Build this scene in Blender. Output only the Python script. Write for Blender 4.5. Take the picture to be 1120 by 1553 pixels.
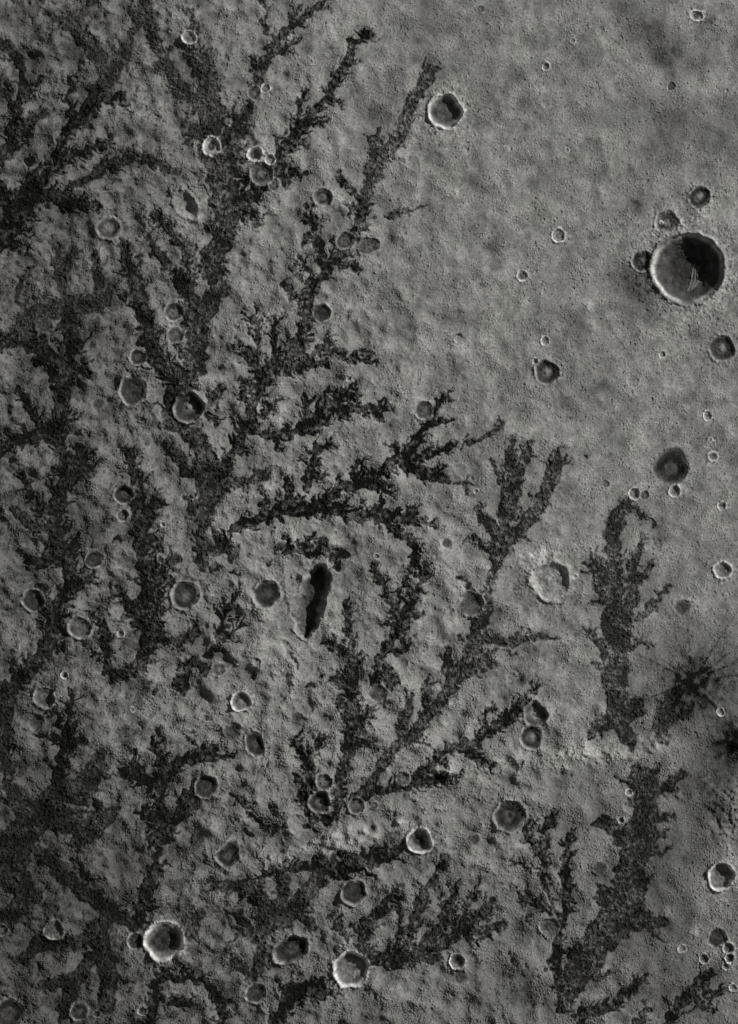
import bpy, math
import numpy as np

for o in list(bpy.data.objects):
    bpy.data.objects.remove(o)
S = bpy.context.scene
R = math.radians

# ------------------------------------------------------------------ camera, sky, sun, exposure
# One unit is one metre.  The surveyed strip is 1120 m wide and 1553 m tall; east is +X, north is +Y.
W_M, H_M = 1120.0, 1553.0
ALT = 7000.0
cam_d = bpy.data.cameras.new('camera')
cam = bpy.data.objects.new('camera', cam_d)
S.collection.objects.link(cam)
cam.location = (0, 0, ALT)
cam.rotation_euler = (0, 0, 0)
cam_d.sensor_fit = 'VERTICAL'
cam_d.sensor_height = 36.0
cam_d.lens = 36.0 * ALT / H_M
cam_d.clip_start = 10.0
cam_d.clip_end = 40000.0
S.camera = cam

SUN_EL, SUN_AZ = 33.0, 30.0        # degrees above the plain; degrees north of east
world = bpy.data.worlds.new('World')
S.world = world
world.use_nodes = True
wn, wl = world.node_tree.nodes, world.node_tree.links
wn.clear()
sky = wn.new('ShaderNodeTexSky')
sky.sky_type = 'NISHITA'
sky.sun_disc = False
sky.sun_elevation = R(SUN_EL)
sky.sun_rotation = R(90 - SUN_AZ)
bw = wn.new('ShaderNodeRGBToBW')                 # panchromatic sensor: the light has no hue
bg = wn.new('ShaderNodeBackground')
bg.inputs['Strength'].default_value = 0.05
wo = wn.new('ShaderNodeOutputWorld')
wl.new(sky.outputs[0], bw.inputs[0])
wl.new(bw.outputs[0], bg.inputs['Color'])
wl.new(bg.outputs[0], wo.inputs[0])

sun_d = bpy.data.lights.new('sun', 'SUN')
sun_d.energy = 5.0
sun_d.angle = R(0.5)
sun_d.color = (1.0, 0.99, 0.96)
sun = bpy.data.objects.new('sun', sun_d)
S.collection.objects.link(sun)
sun.rotation_euler = (0, R(90 - SUN_EL), R(SUN_AZ))
sun.location = (0, 0, 3000)

S.view_settings.view_transform = 'Standard'
S.view_settings.look = 'None'
S.view_settings.exposure = -0.38
S.view_settings.gamma = 1.0
S.view_settings.use_curve_mapping = False
S.render.resolution_x, S.render.resolution_y = 738, 1024

# ------------------------------------------------------------------ survey data
# Positions are metres east / south of the strip's north-west corner.
# Dark dendritic units: (label, darkness, [branches]); a branch runs from the trunk outwards as
# (x, y, half width).  The first branch is the trunk.
CH = [
('dark branching channel spreading from the left edge below the top left corner', .95, [
 [(-20,372,24),(15,345,20),(40,300,17),(58,278,13),(80,257,8),(107,236,6),(131,228,6),(158,217,5),(170,209,3)],
 [(80,257,6),(88,241,6),(102,201,9),(115,185,10),(129,166,9),(155,150,8),(188,145,4)],
 [(112,172,6),(104,153,5),(107,120,4)],
 [(40,300,14),(80,298,11),(110,308,11),(150,312,5)],
 [(60,285,6),(45,262,5),(48,240,4)],
 [(20,330,14),(5,300,8),(2,280,6)]]),
('curved dark channel arching over pale ground at upper left', .85, [
 [(100,285,4),(139,270,6),(150,257,7),(174,246,8),(204,238,9),(230,241,8),(254,257,5),(264,264,3)],
 [(204,238,5),(196,226,3)]]),
('faint rough dark channel running to the top edge at far left', .7, [
 [(134,160,8),(165,118,12),(150,85,10),(130,58,10),(110,38,9),(85,28,7),(70,20,5)],
 [(165,118,10),(185,90,11),(197,55,9),(215,28,9),(222,-10,9)],
 [(110,38,6),(128,20,5),(145,-10,6)]]),
('dark forked channel hugging the left edge above the curved channel', .85, [
 [(-10,246,10),(15,225,9),(22,195,6),(25,172,5),(14,150,5),(-8,132,7)],
 [(22,200,6),(40,195,8),(52,178,8),(68,171,5)],
 [(25,172,4),(38,138,7),(65,118,5)],
 [(38,138,5),(34,108,5),(28,88,7),(10,72,7),(-10,55,7)]]),
('long dark trunk channel running down from the top edge at upper centre left', .85, [
 [(307,862,6),(304,844,9),(307,817,8),(309,790,8),(315,768,13),(320,741,16),(318,712,17),(307,687,15),(296,660,11),(258,640,10),
  (262,600,9),(284,578,11),(296,553,17),(301,527,15),(296,510,14),(301,491,13),(320,464,13),(334,437,11),(323,400,15),(339,365,15),(342,330,17),(339,290,19)],
 [(339,290,19),(334,262,20),(347,228,15),(366,182,11),(382,160,6),(392,118,7),(400,99,8),(414,72,8),(430,53,7),(451,32,5),(473,19,4),(498,-4,3)],
 [(430,53,4),(443,29,4),(457,9,2)],
 [(414,72,4),(410,52,4),(399,38,2)],
 [(410,84,4),(433,75,4),(457,57,2)],
 [(402,45,2),(405,20,3),(398,-6,3)],
 [(392,118,3),(388,100,3),(384,85,2)],
 [(309,815,5),(325,838,5),(339,830,8),(334,812,5)],
 [(339,832,5),(352,845,5)],
 [(320,714,9),(285,720,6),(268,690,7),(254,671,5)],
 [(311,780,6),(291,771,8),(286,755,5)]]),
('faint rough dark channel left of the long trunk channel near the top', .74, [
 [(334,262,18),(322,235,18),(322,195,17),(318,160,16),(312,130,11),(304,94,13),(293,76,12),(296,40,7),(288,14,6)],
 [(318,160,12),(286,150,10),(268,120,9),(245,85,10),(230,45,9),(218,-8,7)],
 [(322,205,14),(296,200,9),(282,185,6)]]),
('narrow dark channel climbing right from a crater pair toward the top', .92, [
 [(350,308,9),(387,294,9),(412,252,9),(430,233,11),(446,209,11),(467,182,8),(484,161,7),(500,147,7),(510,118,7),(526,96,7),(537,70,7),(548,54,6),(564,51,4)],
 [(455,190,4),(451,175,5),(459,153,4),(465,134,2)],
 [(496,150,3),(486,131,2)],
 [(446,209,4),(430,204,3)],
 [(446,215,5),(467,220,4)],
 [(470,188,4),(494,188,3)],
 [(502,150,3),(518,150,3)],
 [(418,258,8),(430,268,9),(446,262,7),(465,262,4)],
 [(426,268,5),(437,281,4)],
 [(375,300,8),(382,325,8),(388,345,4)]]),
('tall dark channel winding up from the trunk past twin craters at upper centre', .92, [
 [(334,720,12),(347,698,11),(360,677,9),(371,652,8),(384,628,7),(384,612,7),(395,594,9),(400,576,9),(414,559,11),(441,548,14),(454,521,12),(465,491,11),(467,459,8),(484,432,8),(497,405,8),(510,392,9),
  (536,362,7),(545,341,8),(553,312,8)],
 [(494,402,7),(484,370,8),(476,338,7),(467,312,5)],
 [(482,370,4),(467,352,3)],
 [(478,424,7),(462,403,7),(454,387,4)],
 [(465,450,6),(446,451,6),(435,437,6),(431,427,3)],
 [(472,440,4),(465,426,3)],
 [(508,396,6),(525,402,7),(545,408,4)],
 [(548,310,5),(535,285,6),(512,260,3)],
 [(546,330,4),(526,309,4)],
 [(450,545,10),(478,537,7),(490,526,6),(502,514,6)],
 [(490,528,5),(513,532,6),(534,543,5),(569,548,5)],
 [(534,540,3),(556,534,3)],
 [(455,552,10),(467,556,9),(492,548,4)],
 [(414,556,6),(419,530,6),(418,500,6),(416,480,4)],
 [(400,574,6),(386,556,6),(376,535,5),(360,518,5)],
 [(390,556,4),(393,518,5),(387,491,6),(383,475,3)],
 [(392,592,5),(376,580,5),(368,570,4)],
 [(384,612,5),(372,606,6),(368,598,4)],
 [(377,645,5),(398,629,5),(411,610,6)]]),
('soft dark channel stretching up to the fresh crater at the upper centre', .76, [
 [(553,308,8),(564,266,12),(573,241,13),(595,222,11),(614,188,11),(624,155,9),(643,126,10),(659,102,9)],
 [(569,250,9),(571,209,10),(575,198,6)]]),
('short dark channel spur right of a bright rimmed crater at centre left', .9, [
 [(307,622,4),(315,612,4),(326,599,7),(342,588,5)],
 [(309,620,3),(316,630,4),(328,645,3)]]),
('stubby dark channel finger pointing right into pale ground beside the trunk', .85, [
 [(334,742,9),(346,737,6),(360,730,6),(382,728,7),(398,720,9),(409,714,6)]]),
('dense black feathery channel at centre ending in a forked right tip', 1, [
 [(380,652,5),(397,661,6),(414,661,9),(441,661,6),(462,650,11),(484,634,13),(502,618,11),(521,624,10),(548,618,8),(572,620,8),(589,615,4)],
 [(470,645,8),(465,618,6),(473,602,5)],
 [(436,660,4),(435,642,4)],
 [(504,615,9),(516,605,9),(532,599,5),(543,586,3)],
 [(514,605,4),(508,594,4)],
 [(568,622,5),(581,631,6)]]),
('upright black channel patch between the feathery channel and the long horizontal one', .97, [
 [(468,742,4),(467,728,7),(476,701,8),(481,682,8),(494,674,5),(510,677,4)],
 [(480,685,4),(467,682,4)],
 [(468,725,4),(462,712,4)],
 [(474,722,4),(492,722,6)]]),
('long black horizontal channel across the centre with a curling right end', 1, [
 [(345,806,4),(371,793,8),(392,787,8),(414,779,9),(430,771,12),(451,774,11),(473,771,10),(494,766,10),(513,774,9),(529,779,6),(548,786,10),(564,780,10),(581,777,9),(605,785,9),(624,779,7),(635,771,4)],
 [(434,768,9),(438,752,8),(441,741,7),(435,726,4)],
 [(400,784,5),(399,765,6),(402,752,3)],
 [(610,786,6),(638,790,6),(659,801,3)],
 [(576,785,7),(600,809,6),(622,817,7),(632,828,6),(632,849,5),(622,868,6),(614,889,4),(605,903,4)],
 [(622,868,3),(610,882,2)],
 [(560,785,5),(556,768,4)]]),
('large black leaf shaped channel rising right from the horizontal channel', 1, [
 [(478,768,8),(500,753,8),(521,738,8),(548,735,9),(568,726,9),(587,706,9),(605,695,12),(622,682,8),(632,666,8),(646,650,6),(656,637,5),(663,622,4),(667,604,4),(691,595,2)],
 [(648,647,4),(672,639,4),(686,639,3)],
 [(604,692,6),(598,674,5)],
 [(612,696,8),(640,693,9),(659,685,8),(678,679,6),(691,671,3)],
 [(608,702,8),(630,712,9),(651,720,12),(670,722,10),(680,730,5)],
 [(521,738,5),(518,722,5)],
 [(540,733,5),(537,716,6),(543,696,5)],
 [(548,732,4),(557,712,5)],
 [(560,733,4),(581,738,6),(598,746,4)]]),
('small thin dark channel alone on pale ground right of the leaf shaped channel', .85, [
 [(700,680,2),(709,672,5),(731,666,4),(742,658,5),(760,643,6)]]),
('small dark channel scrap below the tips of the leaf shaped channel', .85, [
 [(690,734,4),(705,730,4),(718,737,3)],[(705,731,2),(712,748,2)]]),
('ragged black channel cluster just above the deep trough', 1, [
 [(530,840,6),(508,841,10),(489,836,10),(467,838,8),(451,836,6),(435,828,6),(419,828,4)],
 [(458,836,5),(467,822,7),(478,808,4)],
 [(492,836,6),(489,820,6)],
 [(506,845,6),(513,858,5)],
 [(435,828,4),(437,816,3)]]),
('dark column channel feeding two craters at lower centre, with a Y shaped crown', .9, [
 [(516,1206,9),(513,1188,9),(524,1166,6),(529,1145,8),(537,1115,15),(537,1086,14),(532,1062,10),(534,1032,10),(537,1007,10),(534,986,5),(529,951,6),(529,924,8),(522,912,6)],
 [(534,990,5),(521,986,6),(510,978,8),(502,970,6)],
 [(530,1040,7),(515,1032,8),(505,1027,4)],
 [(528,1076,6),(513,1070,6)],
 [(542,1124,9),(560,1128,8),(574,1136,4)],
 [(548,1090,9),(560,1082,7),(571,1072,3)]]),
('dark Y shaped channel curling above a faint crater at lower centre right', .92, [
 [(569,1034,7),(571,1020,8),(576,999,8),(579,983,6),(595,972,5),(608,956,8),(614,937,12),(622,921,10),(632,900,9),(638,881,7),(651,855,5)],
 [(580,985,5),(595,988,6),(614,983,6),(624,977,5)],
 [(573,1025,7),(592,1030,11)],
 [(608,948,8),(597,921,7),(589,903,6),(581,884,6),(568,860,7)],
 [(622,932,6),(639,932,5)],
 [(601,926,4),(608,900,4)],
 [(602,952,5),(587,947,4)]]),
('broad dark diagonal channel from lower centre up to feathered tips at right of centre', .84, [
 [(545,1206,8),(560,1196,8),(576,1166,7),(595,1137,8),(608,1129,8),(624,1118,9),(640,1099,9),(656,1078,9),(670,1064,8),(681,1044,8),(705,1018,12),(718,991,14),(721,964,14),(729,948,13),(742,921,8),(742,900,5),(748,873,5),(756,849,7),(766,828,9)],
 [(766,828,9),(782,809,9),(801,790,11),(817,768,11),(827,746,11),(839,725,12),(847,701,8),(851,680,4)],
 [(832,730,6),(835,705,4),(837,685,2)],
 [(766,828,8),(764,795,9),(772,771,16),(774,749,15),(780,730,12),(793,706,10),(801,685,8),(805,668,4)],
 [(778,730,8),(773,700,7),(780,668,6)],
 [(768,745,6),(764,733,5),(753,717,3),(744,696,4)],
 [(764,730,3),(761,698,2)],
 [(756,849,7),(750,812,7),(745,795,7),(731,785,8),(724,770,5)],
 [(754,850,6),(748,835,6),(731,828,4),(720,812,4)],
 [(729,960,10),(766,975,9),(785,970,9),(801,967,6),(817,964,7),(843,968,3)],
 [(712,1010,9),(735,1005,8),(750,1008,6)],
 [(684,1042,6),(682,1018,8),(682,1000,9),(681,984,8)],
 [(644,1090,4),(648,1067,5),(651,1048,6),(650,1031,4)],
 [(604,1128,4),(611,1104,5),(616,1083,8),(624,1057,4)],
 [(742,906,3),(722,897,4),(705,883,4),(697,872,2)]]),
('rough dark channel climbing right to a pair of touching craters at lower right of centre', .92, [
 [(540,1212,9),(576,1198,9),(600,1194,8),(630,1187,10),(648,1182,9),(672,1182,6),(700,1176,4)],
 [(632,1182,7),(638,1169,8),(654,1161,6),(672,1139,7),(694,1131,8),(726,1123,8),(737,1107,8),(756,1102,9),(774,1088,11),(788,1070,8),(793,1056,4)],
 [(788,1070,4),(803,1052,4),(818,1039,5)],
 [(694,1131,7),(710,1139,7),(731,1153,8),(748,1158,5)],
 [(737,1105,5),(739,1080,5),(751,1066,3)]]),
('black ring shaped channel wrapping a stacked crater pair at lower centre', .97, [
 [(520,1200,8),(513,1220,9),(508,1242,9),(484,1240,9),(467,1232,8),(466,1214,6),(473,1193,7),(470,1171,7),(467,1155,6),(457,1139,5),(451,1120,5),(458,1105,3)],
 [(457,1139,4),(441,1131,3)],
 [(468,1155,3),(470,1132,3)],
 [(472,1195,4),(459,1187,4),(450,1172,5)],
 [(466,1220,4),(453,1204,4)],
 [(480,1242,7),(467,1253,7)]]),
('tiny dark forked channel above the stacked crater pair', .95, [
 [(482,1136,4),(485,1125,5),(488,1113,4)],[(485,1127,3),(500,1114,3)]]),
('thin dark Y shaped channel left of the deep trough', 1, [
 [(316,993,6),(323,983,5),(336,970,5),(355,959,4),(374,938,2)],
 [(334,972,5),(336,954,5),(340,938,4),(350,921,4),(358,908,3),(366,887,2)],
 [(352,920,3),(342,918,3)],
 [(366,888,2),(356,868,3)]]),
('left column of dark rough channel at mid height with splayed upper ends', .9, [
 [(-10,1062,10),(21,1040,12),(40,1018,13),(62,999,12),(80,970,11),(83,932,10),(99,911,9),(110,884,11),(104,852,12),(86,817,11),(83,785,12),(91,749,12),(104,725,14),(99,701,12),(90,670,9),(88,650,11),(94,620,11),(99,588,12),(88,564,15),(75,540,15),(54,521,13),(27,511,10),(-5,512,8)],
 [(100,588,8),(107,540,9),(115,516,11),(100,496,12)],
 [(96,575,7),(120,562,9),(134,567,6)],
 [(88,652,8),(67,650,7),(48,626,7),(40,607,6),(30,591,5)],
 [(88,658,8),(60,660,10),(35,665,10),(-8,688,9)],
 [(104,725,12),(125,715,16),(122,678,9)],
 [(84,780,8),(62,762,7),(45,741,6),(34,716,4)],
 [(84,802,8),(60,802,7),(40,795,6),(20,774,4)],
 [(104,850,6),(112,830,6),(121,809,3)],
 [(107,890,6),(130,880,6),(146,867,3)],
 [(104,858,7),(85,852,7),(60,853,8),(42,844,4)],
 [(83,930,6),(68,905,6),(66,888,5)],
 [(80,972,6),(93,980,6)],
 [(86,820,5),(68,822,4),(52,822,3)]]),
('dark blotchy channel patch near the left edge around one third down', .72, [
 [(15,505,9),(54,480,13),(94,464,12),(134,464,12),(161,459,10),(172,430,6)],
 [(134,464,9),(150,440,6),(150,418,8),(142,390,5)],
 [(94,464,9),(120,490,9)],
 [(96,445,6),(94,410,11),(84,372,5)],
 [(98,405,6),(116,378,5)],
 [(40,478,6),(26,446,5),(36,424,5),(50,404,3)]]),
('dark broad channel left of the trunk, tapering up toward a small crater', .88, [
 [(284,578,9),(257,559,14),(236,543,13),(228,525,13),(228,504,11),(222,483,9),(214,464,12),(209,443,14),(204,416,11),(193,395,7),(185,370,4)],
 [(292,490,9),(288,462,9),(271,432,6),(268,410,6),(249,395,8),(236,379,6),(225,355,4)],
 [(300,470,8),(288,440,7),(286,405,6),(279,376,5),(254,346,5),(233,325,5)]]),
('dark column channel left of centre with a cut off finger at its left', .9, [
 [(174,1031,5),(201,1016,9),(214,1002,11),(225,984,12),(228,954,17),(214,932,14),(198,916,10),(188,900,7),(180,887,4)],
 [(228,950,14),(230,911,15),(228,870,13),(217,844,12),(214,817,13),(214,790,13),(209,754,10),(206,722,8),(198,701,8),(193,682,6)],
 [(220,820,7),(238,816,6)],
 [(218,790,7),(238,765,7),(243,742,4)],
 [(232,890,9),(249,862,8),(268,846,5)],
 [(232,968,8),(255,972,7),(281,970,9),(296,962,10),(301,946,5)]]),
('dark hooked channel finger between two light rimmed craters at left', .95, [
 [(174,1026,5),(163,1008,7),(163,991,7),(161,970,6),(156,948,7),(145,930,5)],
 [(163,992,4),(140,994,3)]]),
('dark blotchy channel below the Y shaped channel at left of centre', .92, [
 [(293,1000,7),(282,1020,8),(279,1048,8)],
 [(296,1002,6),(312,1018,7)],
 [(279,1035,4),(262,1040,3)]]),
('forked dark channel above the big dark mass at lower left', .97, [
 [(88,1200,10),(91,1166,10),(96,1139,7),(100,1115,5),(104,1091,5),(111,1052,5)],
 [(100,1112,4),(117,1096,3)],
 [(98,1136,4),(110,1130,4),(123,1120,5)],
 [(97,1124,4),(72,1118,4),(54,1114,3)],
 [(99,1110,3),(88,1088,4),(74,1078,3)]]),
('big dark rough mass filling the lower left near the edge', .8, [
 [(-10,1300,22),(30,1270,22),(58,1238,24),(90,1205,16),(134,1188,16),(150,1160,13),(153,1140,6)],
 [(80,1230,14),(130,1262,18),(165,1240,10),(172,1230,8)],
 [(130,1255,10),(147,1238,8)],
 [(40,1240,14),(18,1200,9),(10,1160,8),(8,1110,9),(12,1070,10),(20,1045,9)],
 [(30,1280,16),(20,1330,20),(45,1362,14),(12,1390,14)],
 [(58,1290,8),(100,1333,11),(140,1363,11),(175,1386,11),(205,1405,7)],
 [(160,1395,9),(147,1419,15),(161,1454,15),(166,1481,12),(163,1526,11)],
 [(150,1440,9),(122,1478,10),(102,1516,8),(94,1545,7)],
 [(120,1478,7),(80,1494,7),(60,1492,4)],
 [(140,1420,9),(118,1425,8),(60,1432,10),(35,1455,8)]]),
('black upright channel with side lobes left of a steep crater at lower left', .97, [
 [(212,1403,6),(214,1382,10),(228,1341,9),(238,1305,4),(240,1280,5),(256,1256,12),(246,1222,7),(244,1198,6),(249,1182,8),(268,1160,9),(284,1151,9),(307,1149,10),(328,1134,7)],
 [(249,1180,7),(249,1155,9),(236,1134,5),(232,1118,3)],
 [(245,1192,6),(222,1182,10),(201,1167,12),(186,1170,7)],
 [(248,1240,7),(222,1237,9),(219,1222,5)],
 [(254,1250,8),(285,1226,12),(296,1218,11),(283,1199,6)],
 [(312,1150,6),(345,1144,4),(356,1146,4)],
 [(256,1262,8),(228,1275,8)]]),
('thin black channel running to the bottom edge right of a large dark crater', .95, [
 [(228,1560,6),(233,1526,7),(236,1494,6),(248,1474,6),(268,1486,5),(293,1482,6),(312,1489,5),(328,1507,7),(339,1526,8),(334,1558,9)],
 [(260,1520,5),(276,1521,6),(292,1524,4)],
 [(312,1490,3),(306,1480,3)]]),
('thin dark winding channel linking small patches above a teardrop crater', .92, [
 [(350,1203,4),(366,1214,5),(376,1230,3),(395,1246,3),(417,1260,5),(424,1250,4)],
 [(417,1262,4),(400,1252,3)]]),
('broad dark channel standing upright at right, left of the dark starburst', .80, [
 [(959,1131,6),(954,1115,12),(938,1094,14),(935,1067,15),(935,1040,18),(933,1013,23),(932,992,22),(937,968,22),(935,943,22),(935,918,16),(938,889,12),(932,857,11),(930,830,13),(930,804,13),(938,782,12),(948,763,10)],
 [(935,915,15),(919,889,17),(908,862,13),(897,842,5)],
 [(946,770,6),(962,770,5),(977,779,4),(990,788,3),(995,800,2)],
 [(948,935,14),(959,911,10),(962,887,10),(959,857,9),(970,838,6),(974,810,4)],
 [(965,880,7),(978,870,7),(989,853,6)],
 [(955,950,6),(970,935,5),(986,921,7),(1002,903,5),(1019,886,2)],
 [(920,985,9),(900,964,7),(886,952,3)],
 [(955,985,6),(970,972,5),(991,978,3)],
 [(935,1095,11),(914,1097,12),(900,1107,8),(888,1111,3)],
 [(950,1090,10),(972,1080,9),(965,1060,8)]]),
('rough dark channel fan below the dark starburst at right', .72, [
 [(1008,1124,8),(1002,1102,14),(1010,1075,13),(1028,1050,10)],
 [(1012,1090,9),(1036,1085,7),(1050,1070,5)]]),
('wide dark rough channel at lower right running down to the bottom edge', .83, [
 [(850,1530,9),(860,1512,12),(866,1495,18),(879,1473,22),(890,1448,23),(914,1424,25),(938,1390,30),(952,1362,29),(956,1333,25),(958,1305,22),(972,1270,30),(981,1241,22),(981,1214,18),(981,1188,20),(972,1174,17)],
 [(975,1180,11),(990,1172,7),(1000,1162,4)],
 [(958,1285,11),(935,1265,12),(922,1246,10),(900,1250,4)],
 [(990,1238,7),(1008,1241,6),(1020,1236,4)],
 [(992,1205,6),(1010,1195,6),(1026,1180,9),(1042,1171,4)],
 [(935,1372,12),(914,1362,8),(908,1352,4)],
 [(950,1380,13),(985,1400,13),(1008,1396,7)],
 [(978,1285,9),(1003,1295,5),(1020,1285,3)]]),
('dark double fingered channel right of a smooth dark floored crater at lower right', .92, [
 [(853,1512,9),(847,1481,9),(844,1446,9),(849,1419,7),(855,1392,5),(859,1365,7),(860,1341,8),(857,1320,7),(865,1293,6),(866,1255,5)],
 [(852,1392,4),(844,1379,4),(833,1360,4),(828,1333,6),(825,1301,8),(828,1277,7),(831,1250,8),(841,1234,6)],
 [(824,1318,4),(801,1315,3),(785,1309,4),(774,1304,2)],
 [(836,1386,4),(825,1379,5),(812,1368,8),(793,1360,6),(781,1353,3)],
 [(824,1302,5),(808,1285,6),(797,1262,5),(801,1241,3)],
 [(846,1450,6),(830,1458,6)]]),
('fan of dark fingers opening upward at the bottom centre', .88, [
 [(540,1448,10),(560,1451,13),(587,1454,13),(614,1454,11),(640,1443,10),(667,1435,10),(689,1419,12),(710,1403,12),(731,1387,11),(750,1366,6)],
 [(640,1440,8),(648,1424,10),(667,1406,12),(681,1379,10),(691,1355,6),(697,1331,2)],
 [(700,1400,5),(710,1374,4),(721,1355,3),(728,1332,2)],
 [(710,1412,9),(734,1418,8),(753,1403,7),(768,1400,3)],
 [(610,1446,6),(619,1424,6),(630,1398,10),(638,1366,10),(651,1344,6),(667,1320,5),(679,1302,6)],
 [(606,1444,5),(607,1419,5),(608,1392,6),(605,1369,4)],
 [(550,1430,7),(565,1403,7),(581,1376,8),(595,1358,6),(604,1339,3)],
 [(548,1440,7),(552,1412,8),(553,1395,8)],
 [(622,1452,7),(655,1456,5),(672,1448,4)]]),
('dark small channel patch just below left of the round crater at bottom centre', .88, [
 [(524,1424,6),(513,1402,8),(505,1390,6)]]),
('black patch of rough ground touching the bottom edge left of a big crater', .97, [
 [(418,1556,12),(430,1528,13),(443,1505,16),(467,1500,15),(489,1507,10),(500,1500,6)],
 [(480,1502,8),(490,1484,7)]]),
('dark wedge shaped channel with a sharp straight upper edge at lower centre', .95, [
 [(375,1336,3),(420,1323,5),(455,1315,7),(481,1316,10),(505,1319,15),(530,1312,12),(560,1303,14),(585,1298,12),(612,1285,7)]]),
('fan of lined dark channels below the wedge at lower centre left', .82, [
 [(395,1450,7),(398,1427,8),(397,1403,9),(405,1385,11),(394,1358,9),(376,1344,8),(352,1341,7),(334,1344,7),(320,1333,5)],
 [(405,1395,10),(422,1378,12),(430,1352,9),(430,1334,8)],
 [(408,1405,9),(432,1398,12),(451,1374,12),(467,1352,12),(486,1331,11)],
 [(394,1428,5),(382,1419,5),(363,1411,6),(344,1399,3)],
 [(384,1415,4),(374,1400,6),(358,1384,5),(343,1377,3)],
 [(395,1448,6),(393,1466,8),(384,1481,9),(366,1467,8),(352,1450,6)],
 [(452,1385,7),(468,1398,7),(479,1409,6)]]),
('dark short channel patch at the left of the lined fan', .8, [
 [(291,1418,8),(296,1398,7),(308,1382,5)]]),
('pair of dark lobes in the bottom right corner area, left one', .9, [
 [(880,1560,10),(888,1532,12),(908,1535,10),(935,1524,8),(948,1507,9),(965,1491,9),(982,1480,6)],
 [(965,1550,6),(984,1532,7)]]),
('dark branching patch at the bottom right corner below the small crater cluster', .9, [
 [(1008,1562,10),(1023,1534,8),(1032,1520,7),(1050,1502,9),(1069,1483,10),(1078,1470,6)],
 [(1062,1492,7),(1085,1507,7),(1097,1494,4)],
 [(1050,1504,6),(1062,1524,6),(1085,1530,5)]]),
]
# lone dark patches too small to branch: (x, y, rx, label)
PATCH = [
(177,820,8,'small dark oval patch alone on pale ground right of a left hand crater'),
(409,1161,4,'small upright dark patch below the oval crater at left of centre'),
(411,1221,8,'dark streaked patch left of the stacked crater pair'),
(352,1241,7,'small dark patch above the teardrop crater'),
(379,1262,9,'dark round patch right above the teardrop crater'),
(315,1091,7,'dark patch below left of the brightest small crater'),
(296,1112,5,'narrow dark patch near pale ground at lower left'),
(472,1040,8,'dark patch below the deep trough beside a faint crater'),
(487,1026,5,'small dark patch under the foot of the deep trough'),
(387,1024,7,'dark patch directly above the brightest small crater'),
(411,854,5,'small dark speckled patch left of the trough top'),
(328,862,7,'small dark patch right of the trunk channel base'),
(236,1050,6,'small black patch on pale ground at left below the column channel'),
(804,1395,7,'dark round patch left of a soft crater at lower right'),
(700,510,5,'tiny black star shaped patch on the open plain right of centre'),
(890,692,6,'small black smudge on the open plain left of a dark bowl crater'),
(600,322,4,'short dark streak on pale ground right of the tall winding channel'),
(570,330,4,'dark smudge right of twin craters at upper centre'),
]
# hills: (x, y, r, height, brightness, label)
HILL = [
(797,862,9,3,1.35,'lumpy bright mound left of the large double ringed crater'),
(820,838,11,3.5,1.35,'lumpy bright mound above the large double ringed crater'),
(886,1146,9,1.6,1.05,'pale knob in the middle of the rough ridge at lower right'),
(940,1143,9,1.6,1.05,'pale knob near the right end of the rough ridge at lower right'),
(692,433,6,4,1.35,'small bright knob, left of a close pair on the upper plain'),
(700,426,5,3.5,1.3,'small bright knob, right of a close pair on the upper plain'),
(890,464,7,3,1.3,'low bright mound on the plain left of the biggest crater'),
(26,982,8,5,1.7,'bright white mound near the left edge'),
(1012,1384,8,4,1.5,'bright mound at lower right left of a sharp crater'),
(1052,1416,8,3,1.4,'pale mound left of a dark crater at lower right'),
(1031,1207,6,5,1.5,'bright small peak at right below the dark starburst'),
(255,491,7,4,1.6,'bright ridge knob between two touching craters at left'),
(407,1482,9,6,1.3,'pale rounded mound above a crater at the bottom left of centre'),
(361,668,6,4,1.3,'small pale knob beside a faint crater at centre left'),
(332,618,7,4,1.35,'small bright knob right of a bright rimmed crater at centre left'),
(322,1031,6,4,1.5,'small bright knob below a soft crater at left'),
(690,292,7,2.5,1.3,'low bright knob on the plain below the fresh upper crater'),
(500,663,6,2.5,1.25,'small pale knob under the feathery channel'),
(112,1465,10,5,1.45,'pale curved ridge below a small round crater at bottom left'),
]
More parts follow.
